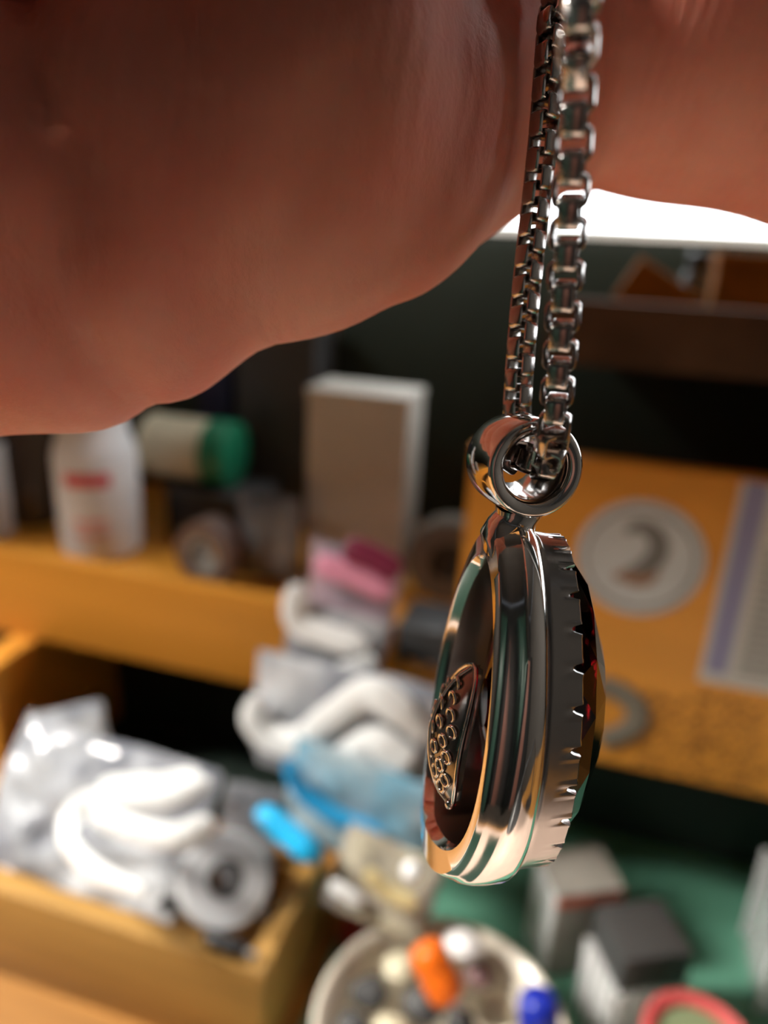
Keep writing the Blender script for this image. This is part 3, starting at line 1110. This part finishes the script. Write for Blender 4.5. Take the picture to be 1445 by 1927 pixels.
# --- round sticker on the tall board
sc0 = onY(1203, 1052, YC)
RS = 2.5
st = thing('round_sticker', 'round pale grey sticker with a dark curl on the orange board', 'sticker', (sc0[0], YC, sc0[2] - RS))
MB().lathe([(RS, .005), (RS - .02, .045), (.01, .05)], (sc0[0], YC, sc0[2]), (0, -1, 0), 56).build('disc', mat('sticker_white', lin((196, 200, 200)), .55, var=.1, vscale=.8), st)
ring_ = MB()
for R0, R1 in ((RS - .45, RS - .33),):
    ring_.lathe([(R0, .05), (R1, .05), (R1, .062), (R0, .062)], (sc0[0], YC, sc0[2]), (0, -1, 0), 56, closed=True)
ring_.build('border_ring', m_text, st)
curl = [onY(x, y, YC - .07) for x, y in ((1178, 1000), (1208, 990), (1236, 1012), (1236, 1045), (1210, 1070), (1180, 1082), (1160, 1088))]
MB().tube(catmull(curl, 5), [.14 + .26 * math.sin(math.pi * k / 30) for k in range(31)], 8, flat=.1, up=(0, 1, 0)).build('dark_curl', m_text, st)
br = [onY(x, y, YC - .09) for x, y in ((1155, 1082), (1180, 1086), (1210, 1092), (1238, 1078))]
MB().tube(catmull(br, 5), [.08 + .2 * math.sin(math.pi * k / 15) for k in range(16)], 8, flat=.1, up=(0, 1, 0)).build('brown_patch', mat('brown_print', lin((150, 112, 86)), .6), st)

# --- printed sheet taped to the board
pa = [onY(1376, 897, YC), onY(1330, 1283, YC)]
px0 = (pa[0][0] + pa[1][0]) / 2
pz1, pz0 = 23.2, onY(1332, 1283, YC)[2]
sh = thing('printed_sheet', 'white printed sheet with lavender edge strip fixed to the board', 'sheet', (px0 + 3, YC, pz0))
MB().box((px0, YC - .05, pz0), (px0 + 6.4, YC - .01, pz1)).build('paper', m_paper, sh)
MB().box((px0 + .2, YC - .065, pz0 + .5), (px0 + 1.0, YC - .052, pz1 - .05)).build('edge_strip', m_lav, sh)
MB().box((px0 + 1.5, YC - .065, pz1 - 1.9), (px0 + 4.5, YC - .052, pz1 - .5)).build('heading', m_rose, sh)
tl = MB()
zz = pz1 - 2.6
while zz > pz0 + .7:
    tl.box((px0 + 1.4, YC - .06, zz - .09), (px0 + 5.6 + rnd.uniform(-.8, .3), YC - .052, zz + .09))
    zz -= .38
tl.build('text_lines', m_text, sh)['kind'] = 'stuff'

# --- grey curled hook on the board
hk = [onY(x, y, YC - .14) for x, y in ((1128, 1290), (1165, 1302), (1196, 1330), (1196, 1362), (1165, 1384), (1130, 1392))]
tag(MB().tube(catmull(hk, 6), .5, 8, flat=.2, up=(0, 1, 0)).build('grey_hook', mat('grey_hook', lin((118, 112, 100)), .5), smooth=50),
    'curled grey hook fixed to the orange board below the sticker', 'hook')


# =====================================================================
# PLASTIC BAGS
# =====================================================================
def bag_mat(name, col, col2, alpha=.9, rough=.22):
    return mat(name, col, rough, col2=col2, vscale=.3, bump=.3, bscale=1.2, alpha=alpha, coat=.4)


m_bagw = bag_mat('bag_white', lin((212, 215, 218)), lin((128, 133, 144)))  # white and grey mix also imitates glare on the crumpled film
m_bagt = bag_mat('bag_clear', lin((206, 209, 213)), lin((128, 132, 142)))
m_bagg = bag_mat('bag_grey', lin((160, 163, 168)), lin((84, 86, 92)), .8)
m_bagp = bag_mat('bag_pink', lin((225, 190, 205)), lin((178, 178, 190)), .9)
m_bagb = bag_mat('bag_blue', lin((92, 160, 190)), lin((176, 190, 196)), .88)
m_bagy = bag_mat('bag_beige', lin((205, 196, 168)), lin((120, 116, 118)), .9)
m_strip = mat('zip_white', (.80, .82, .82), .3)
m_mag = mat('magenta_header', lin((128, 44, 72)), .4)
m_pnk2 = mat('pink_header', lin((226, 150, 176)), .4)


def bag(name, label, c, ex, ey, half, m, seed, thick=.9, crump=.35, group='zip bags piled by the tray'):
    c, ex, ey = (np.array(q, float) for q in (c, ex, ey))
    ex /= np.linalg.norm(ex)
    ey = ey - ex * (ex @ ey)
    ey /= np.linalg.norm(ey)
    nz_ = np.cross(ex, ey)
    hx, hy = half
    N = 26
    t = thing(name, label, 'bag', c - np.array([0, 0, hy * abs(ey[2])]), group)
    vs, fs = [], []

    def pt(u, v, s, k=1.0):
        e = max(0, (1 - u ** 4)) ** .6 * max(0, (1 - v ** 4)) ** .6
        q = Vector((u * hx * .45 + seed * 5.3, v * hy * .45, seed * 2.7))
        f = noise.noise(q) + .35 * noise.noise(q * 2.3 + Vector((3, 1, s)))
        fold = abs(noise.noise(q * 1.4 + Vector((9, 2, 4)))) * 1.4
        off = s * thick * e * (.5 + .4 * fold) * k + crump * f * (.3 + .6 * e)
        wob = 1 + .06 * noise.noise(Vector((u * 2 + seed, v * 2, 1.5)))
        return c + ex * (u * hx * wob) + ey * (v * hy * wob) + nz_ * off
    for s in (1, -1):
        for i in range(N + 1):
            for j in range(N + 1):
                vs.append(pt(-1 + 2 * i / N, -1 + 2 * j / N, s))
    S = (N + 1) ** 2
    for i in range(N):
        for j in range(N):
            a = i * (N + 1) + j
            fs.append((a, a + N + 1, a + N + 2, a + 1))
            fs.append((S + a, S + a + 1, S + a + N + 2, S + a + N + 1))
    MB().add(vs, fs).build('film', m, t, smooth=75)
    return t


def strip_y(t, name, pts_px, Y, rad, m, flat=.35):
    """a folded strip lying in front of a bag, at depth Y in the room"""
    path = catmull([onY(x, y, Y if not callable(Y) else Y(y)) for x, y in pts_px], 6)
    n = len(path)
    rr = [rad * min(1, .35 + 1.6 * math.sin(math.pi * (k + .5) / n)) for k in range(n)]
    MB().tube(path, rr, 10, flat=flat, up=(.2, -1, .3)).build(name, m, t, smooth=60)


EX, EZ = (1, 0, 0), (0, 0, 1)


# pile hanging from the shelf lip down to the bench
t = bag('zip_bag', 'grey zip bag with pink and magenta header hanging over the shelf lip', onY(660, 1120, 28.95), (1, 0, -.12), EZ, (2.1, 2.3), m_bagp, 1, .28, .1)
strip_y(t, 'magenta_header', [(648, 1030), (700, 1050), (752, 1080)], 28.5, .62, m_mag)
strip_y(t, 'pink_header', [(592, 1060), (660, 1080), (738, 1118)], 28.4, .58, m_pnk2)
t = bag('zip_bag', 'white zip bag folded just below the pink header bag', onY(628, 1215, 27.75), (1, 0, -.1), EZ, (2.3, 1.8), m_bagw, 2, .4, .15)
strip_y(t, 'zip_strip', [(560, 1100), (558, 1165), (610, 1195), (690, 1218)], 27.25, .62, m_strip)
strip_y(t, 'zip_strip', [(508, 1290), (595, 1280), (706, 1238)], 27.2, .42, m_strip)
t = bag('zip_bag', 'large white zip bag with thick folded edge above the blue bag', onY(652, 1370, 26.2), EX, (0, .1, 1), (4.3, 2.9), m_bagw, 3, .55, .2)
strip_y(t, 'folded_edge', [(482, 1310), (482, 1352), (512, 1388), (565, 1396), (625, 1350), (694, 1304), (744, 1332), (797, 1388)], 25.45, .74, m_strip)
strip_y(t, 'folded_edge', [(600, 1475), (650, 1432), (704, 1398), (745, 1425), (778, 1452)], 25.35, .78, m_strip)
t = bag('zip_bag', 'crumpled light blue zip bag above the beige one', onY(672, 1520, 24.3), (1, 0, -.15), (0, .15, 1), (3.3, 2.3), m_bagb, 4, .5, .2)
strip_y(t, 'fold', [(540, 1430), (570, 1490), (640, 1540), (720, 1570)], 23.6, .4, mat('blue_film', lin((40, 150, 205)), .3))
t = bag('zip_bag', 'beige and grey zip bag at the foot of the blue bag', onY(722, 1662, 22.5), (1, 0, -.2), (0, .5, 1), (2.1, 1.7), m_bagy, 5, .5, .2)
strip_y(t, 'fold', [(690, 1640), (730, 1680), (785, 1705)], 21.6, .36, mat('beige_film', lin((206, 190, 140)), .4))
MB().blob(onY(775, 1640, 21.7), (.4, .4, .4), 14, 9, amp=.05).build('white_tab', m_strip, t, smooth=80)
strip_y(t, 'white_tab', [(622, 1664), (648, 1678), (680, 1702)], 21.5, .3, m_strip)

# bags in the wooden tray
gT = 'zip bags in the tray'
slope = lambda y: 23.9 - 5.0 * max(0, min(1, (y - 1440) / 260))
t = bag('zip_bag', 'large crumpled white bag filling the wooden tray', (-19.1, 22.6, 5.9), (1, .0, -.06), (0, .62, .78), (5.15, 3.3), m_bagt, 6, .8, .7, group=gT)
fl_ = lambda y: slope(y) - 2.4
strip_y(t, 'folded_edge', [(395, 1470), (320, 1500), (200, 1505), (150, 1520), (128, 1575), (175, 1638), (270, 1680)], fl_, .5, m_strip)
strip_y(t, 'folded_edge', [(170, 1530), (250, 1560), (330, 1575), (400, 1545)], fl_, .52, m_strip)
strip_y(t, 'folded_edge', [(190, 1480), (280, 1478), (380, 1465)], fl_, .48, m_strip)
t = bag('zip_bag', 'grey zip bag leaning behind the clear tape roll', (-11.9, 23.3, 5.6), EX, (0, .25, 1), (1.35, 3.0), m_bagg, 7, .5, .15, group=gT)
t = bag('zip_bag', 'small pale bag crumpled against the side panel of the shelf', (-23.9, 26.9, 5.0), (1, .1, .35), (0, .2, 1), (2.6, 2.3), m_bagw, 8, .5, .25, group='zip bags behind the tray')
t = bag('zip_bag', 'pale grey bag slumped on the shelf beside the tape roll', (onY(508, 985, 33.0)[0], 33.0, SZ + 2.55), EX, EZ, (1.75, 2.4), m_bagg, 9, .7, .2, group='zip bags on the shelf')

# clear tape roll in the tray
c = onY(420, 1655, 20.9)
ax3 = nearv(c) + np.array([.3, 0, .2])
cr_ = thing('clear_tape_roll', 'clear plastic tape roll with dark core lying in the tray', 'tape', c - np.array([0, 0, 1.8]))
m_clear = mat('clear_film', (.72, .74, .76), .12, alpha=.75, coat=.5)
MB().lathe([(.75, -.55), (1.75, -.55), (1.85, -.45), (1.85, .45), (1.75, .55), (.75, .55)], c, ax3, 36, closed=True).build('tape', m_clear, cr_, smooth=40)
MB().lathe([(.55, -.5), (.74, -.5), (.74, .5), (.55, .5)], c, ax3, 36, closed=True).build('core', m_dgrey, cr_, smooth=40)

# little dark tools at the front of the tray
for k, (a, b_, lab) in enumerate((((300, 1700), (440, 1712), 'thin black tool handle lying along the tray front'), ((385, 1762), (462, 1790), 'short black clip lying on the tray front edge'))):
    zt_ = (4.7, 5.38)[k]
    p0, p1 = onZ(*a, zt_), onZ(*b_, zt_)
    tb = thing('black_tool', lab, 'tool', p0 - np.array([0, 0, .3]))
    MB().tube([p0 + (p1 - p0) * i / 6 for i in range(7)], [.2, .3, .32, .3, .32, .3, .15], 10).build('grip', m_black, tb, smooth=50)
    MB().tube([p1, p1 + (p1 - p0) * .25], [.1, .06], 8).build('shaft', m_grey, tb, smooth=50)

# bright blue clip
p0, p1 = onY(487, 1523, 22.4), onY(600, 1616, 21.6)
bc = thing('blue_clip', 'bright cyan blue plastic clip stick lying across the bags', 'clip', p1)
m_cyan = mat('cyan_plastic', lin((26, 172, 226)), .35)
pp = [p0 + (p1 - p0) * k / 10 for k in range(11)]
MB().tube(pp, [.25, .5, .56, .58, .58, .58, .58, .58, .56, .5, .25], 14, flat=.7).build('body', m_cyan, bc, smooth=60)
MB().tube([p + nearv(p) * .42 for p in pp[2:9]], .16, 8).build('spine', m_cyan, bc, smooth=60)

# red piece behind the bowl
rp = onZ(680, 1745, 1.2)
t = thing('red_stopper', 'small dark red stopper lying between tray and bowl', 'stopper', rp - np.array([0, 0, 1.0]))
m_dred = mat('dark_red_plastic', lin((150, 40, 28)), .4)
MB().lathe([(1.0, 0), (1.05, .1), (1.0, 1.0), (.85, 1.15)], rp - np.array([0, 0, 1.0]), (0, 0, 1), 28).build('shell', m_dred, t, smooth=40)
MB().lathe([(.5, 0), (.5, .3), (.3, .35)], rp + np.array([0, 0, .15]), (0, 0, 1), 20).build('knob', m_dred, t, smooth=40)

# =====================================================================
# BOWL OF SMALL PARTS
# =====================================================================
bc0 = onZ(828, 1945, 4.3)
BXc, BYc = bc0[0], bc0[1]
RB = 235 * dep(bc0) / FPX * 1.0
bw = thing('parts_bowl', 'round milky white bowl full of small tools and scraps', 'bowl', (BXc, BYc, .2))
m_bowl = mat('milky_plastic', lin((214, 206, 190)), .25, coat=.5, var=.1, vscale=.8)
MB().lathe([(RB * .62, 0), (RB * .7, .1), (RB * .95, 3.6), (RB, 4.2), (RB - .05, 4.32), (RB - .25, 4.2), (RB * .88, 3.4), (RB * .64, .5), (.05, .4)],
           (BXc, BYc, .2), (0, 0, 1), 56).build('shell', m_bowl, bw, smooth=40)
MB().lathe([(RB - .05, 4.2), (RB + .12, 4.25), (RB + .14, 4.4), (RB, 4.5), (RB - .18, 4.4)], (BXc, BYc, .2), (0, 0, 1), 56, closed=True).build('rim', m_bowl, bw, smooth=50)


def in_bowl(px, py, z):
    return onZ(px, py, z)


lump_sets = (
    ('cream_scrap', 'cream wax scrap in the bowl', 'scrap', m_cream, ((655, 1800, 3.9, .75), (712, 1772, 3.9, .7), (930, 1775, 3.8, .8), (985, 1800, 3.8, .75), (965, 1850, 3.7, .6))),
    ('dark_scrap', 'dark grey metal scrap in the bowl', 'scrap', m_dgrey, ((720, 1835, 3.6, .7), (780, 1880, 3.5, .8), (690, 1870, 3.4, .6), (860, 1910, 3.3, .7), (905, 1885, 3.5, .55))),
    ('mauve_bead', 'mauve rounded bead in the bowl', 'bead', mat('mauve', lin((120, 92, 92)), .3), ((690, 1915, 3.6, .8), (905, 1822, 3.6, .6))),
    ('brass_scrap', 'dull brass scrap in the bowl', 'scrap', mat('dull_brass', (.35, .26, .10), .3, .8, var=.4, vscale=2), ((920, 1920, 3.5, .75), (960, 1895, 3.6, .6))),
)
sd = 20
LUMPS = []
for si, (nm, lab, cat_, mm, spots) in enumerate(lump_sets):
    for k, (px, py, zz, rr) in enumerate(spots):
        LUMPS.append([in_bowl(px, py, 4.0), rr, si, k])
for it in range(80):
    for i, A in enumerate(LUMPS):
        for Bq in LUMPS[i + 1:]:
            dv = (A[0] - Bq[0])[:2]
            dl = np.linalg.norm(dv) + 1e-6
            need = 1.12 * (A[1] + Bq[1])
            if dl < need:
                A[0][:2] += dv / dl * (need - dl) * .3
                Bq[0][:2] -= dv / dl * (need - dl) * .3
        dv = A[0][:2] - np.array([BXc, BYc])
        dl = np.linalg.norm(dv)
        lim = RB * .86 - A[1] * 1.15
        if dl > lim:
            A[0][:2] -= dv / dl * (dl - lim)
for pos, rr, si, k in LUMPS:
    nm, lab, cat_, mm, spots = lump_sets[si]
    sd += 1
    if len(spots) == 2:
        lab = ('larger ' if k == 0 else 'smaller ') + lab
    tag(MB().blob(pos, (rr, rr * .9, rr * .62), 16, 10, seed=sd, amp=.3, fr=1.5).build(nm, mm, smooth=70), lab, cat_, nm.replace('_', ' ') + 's in the bowl')
tag(MB().blob(in_bowl(872, 1776, 5.2), (.8, .65, .45), 18, 10, seed=3, amp=.25).build('highlight_blob', mat('highlight_white', (.85, .85, .85), .1), smooth=80),  # white blob modelled in place of a highlight in the bowl
    'glossy white blob imitating a highlight beside the orange handle', 'pebble')


def handled(name, label, cat_, a, b_, r, m1, m2, g=None):
    a, b_ = np.array(a), np.array(b_)
    t = thing(name, label, cat_, b_)
    n = 12
    MB().tube([a + (b_ - a) * k / n for k in range(n + 1)], [r * (.55 if k in (0, n) else .9 if k in (1, n - 1) else 1 + .04 * math.cos(k * 1.7)) for k in range(n + 1)], 16).build('handle', m1, t, smooth=50)
    MB().tube([b_, b_ + (b_ - a) * .18], [r * .4, r * .3], 10).build('ferrule', m2, t, smooth=50)
    return t


m_steel = mat('steel', (.5, .5, .5), .25, 1.0)
handled('orange_tool', 'orange handled tool standing in the bowl', 'tool', onZ(796, 1775, 7.0), onZ(848, 1885, 5.5), 36 * 27 / FPX, mat('orange_plastic', lin((226, 104, 14)), .4), m_steel)
handled('blue_marker', 'dark blue marker standing at the rim of the bowl', 'marker', onZ(1012, 1868, 7.4), onZ(1018, 1985, 5.2), 36 * 27 / FPX, mat('blue_plastic', lin((14, 36, 150)), .35), m_navy)

# =====================================================================
# THINGS ON THE GREEN MAT
# =====================================================================
g0 = onZ(1035, 1835, .22)
gp = thing('grey_carton', 'tilted grey carton with red and white edge on the green mat', 'carton', (g0[0] + 1, g0[1], .2))
m_gcard = mat('grey_card', lin((150, 146, 138)), .6, var=.2, vscale=.6)
e1 = np.array([.86, .42, .0])
e2 = np.array([-.42, .86, 0])
gc = g0 + e1 * 1.3 + e2 * 1.2 + np.array([0, 0, 2.3])
MB().obox(gc, (e1, e2, (0, 0, 1)), (1.5, 1.2, 2.3)).build('body', m_gcard, gp, bevel=.08)
MB().obox(gc + np.array([0, 0, 2.42]), (e1, e2, (0, 0, 1)), (1.55, 1.25, .12)).build('lid', m_gcard, gp, bevel=.05)
MB().obox(gc - e2 * 1.28 + np.array([0, 0, 2.1]), (e1, e2, (0, 0, 1)), (1.5, .05, .28)).build('red_edge', mat('coral_print', lin((216, 110, 84)), .5), gp)
MB().obox(gc - e1 * 1.62, (e1, e2, (0, 0, 1)), (.06, 1.1, 2.2)).build('white_panel', m_white, gp)

r0 = onZ(1172, 1922, .22)
cb = thing('ribbed_box', 'clear ribbed plastic box with dark grey block lid', 'box', (r0[0], r0[1], .2))
m_clear2 = mat('clear_plastic', (.68, .68, .68), .15, alpha=.6, coat=.6)
rc0 = r0 + np.array([0, 0, 1.8])
MB().obox(rc0, (e1, e2, (0, 0, 1)), (1.7, 1.3, 1.75)).build('body', m_clear2, cb, bevel=.08)
for k in range(6):
    MB().obox(rc0 - e2 * 1.36 + e1 * (-1.45 + k * .58), (e1, e2, (0, 0, 1)), (.1, .08, 1.65)).build('rib', m_white, cb, bevel=.02)
for k in range(4):
    MB().obox(rc0 - e1 * 1.76 + e2 * (-.95 + k * .62), (e1, e2, (0, 0, 1)), (.08, .1, 1.65)).build('rib', m_white, cb, bevel=.02)
MB().obox(rc0 + np.array([0, 0, 2.65]), (e1, e2, (0, 0, 1)), (1.45, 1.3, .88)).build('lid', m_dgrey, cb, bevel=.12)

HJ = 4.6
l0 = onZ(1318, 1962, HJ + .8)
rl = thing('red_lid_jar', 'pale jar with red rimmed lid on the green mat', 'jar', (l0[0], l0[1], .2))
RL = 104 * dep(l0) / FPX
MB().lathe([(RL * .9, 0), (RL * .95, .1), (RL * .95, HJ), (RL * .8, HJ + .1)], (l0[0], l0[1], .22), (0, 0, 1), 40).build('body', m_bowl, rl, smooth=40)
MB().lathe([(RL * .76, HJ), (RL, HJ), (RL * 1.02, HJ + .2), (RL, HJ + .6), (RL * .92, HJ + .7), (RL * .78, HJ + .55)], (l0[0], l0[1], .22), (0, 0, 1), 40, closed=True).build('lid_ring', mat('coral_red', lin((196, 84, 84)), .35), rl, smooth=45)
MB().lathe([(RL * .77, HJ + .1), (RL * .77, HJ + .35), (.05, HJ + .4)], (l0[0], l0[1], .22), (0, 0, 1), 40).build('lid_window', mat('sage', lin((120, 132, 100)), .4), rl, smooth=40)

x0 = onZ(1424, 1900, .2)
ab = thing('acrylic_bin', 'tall clear acrylic bin with white edges on the green mat', 'bin', (x0[0] + 2, x0[1] + 1, .2))
m_acr = mat('acrylic', (.8, .82, .82), .1, alpha=.35, coat=.5)
XA, YA = x0[0], x0[1]
for lo, hi in (((XA, YA, .2), (XA + 4, YA + .15, 5.2)), ((XA, YA + 4, .2), (XA + 4, YA + 4.15, 5.2)), ((XA, YA + .15, .2), (XA + .15, YA + 4, 5.2)), ((XA + 3.85, YA + .15, .2), (XA + 4, YA + 4, 5.2))):
    MB().box(lo, hi).build('side_wall', m_acr, ab)
MB().box((XA + .15, YA + .15, .2), (XA + 3.85, YA + 4, .4)).build('bin_floor', m_acr, ab)
for xx, yy in ((XA - .08, YA - .08), (XA + 3.9, YA - .08), (XA - .08, YA + 4.0), (XA + 3.9, YA + 4.0)):
    MB().box((xx, yy, .2), (xx + .2, yy + .2, 5.3)).build('corner_edge', m_white, ab, bevel=.03)
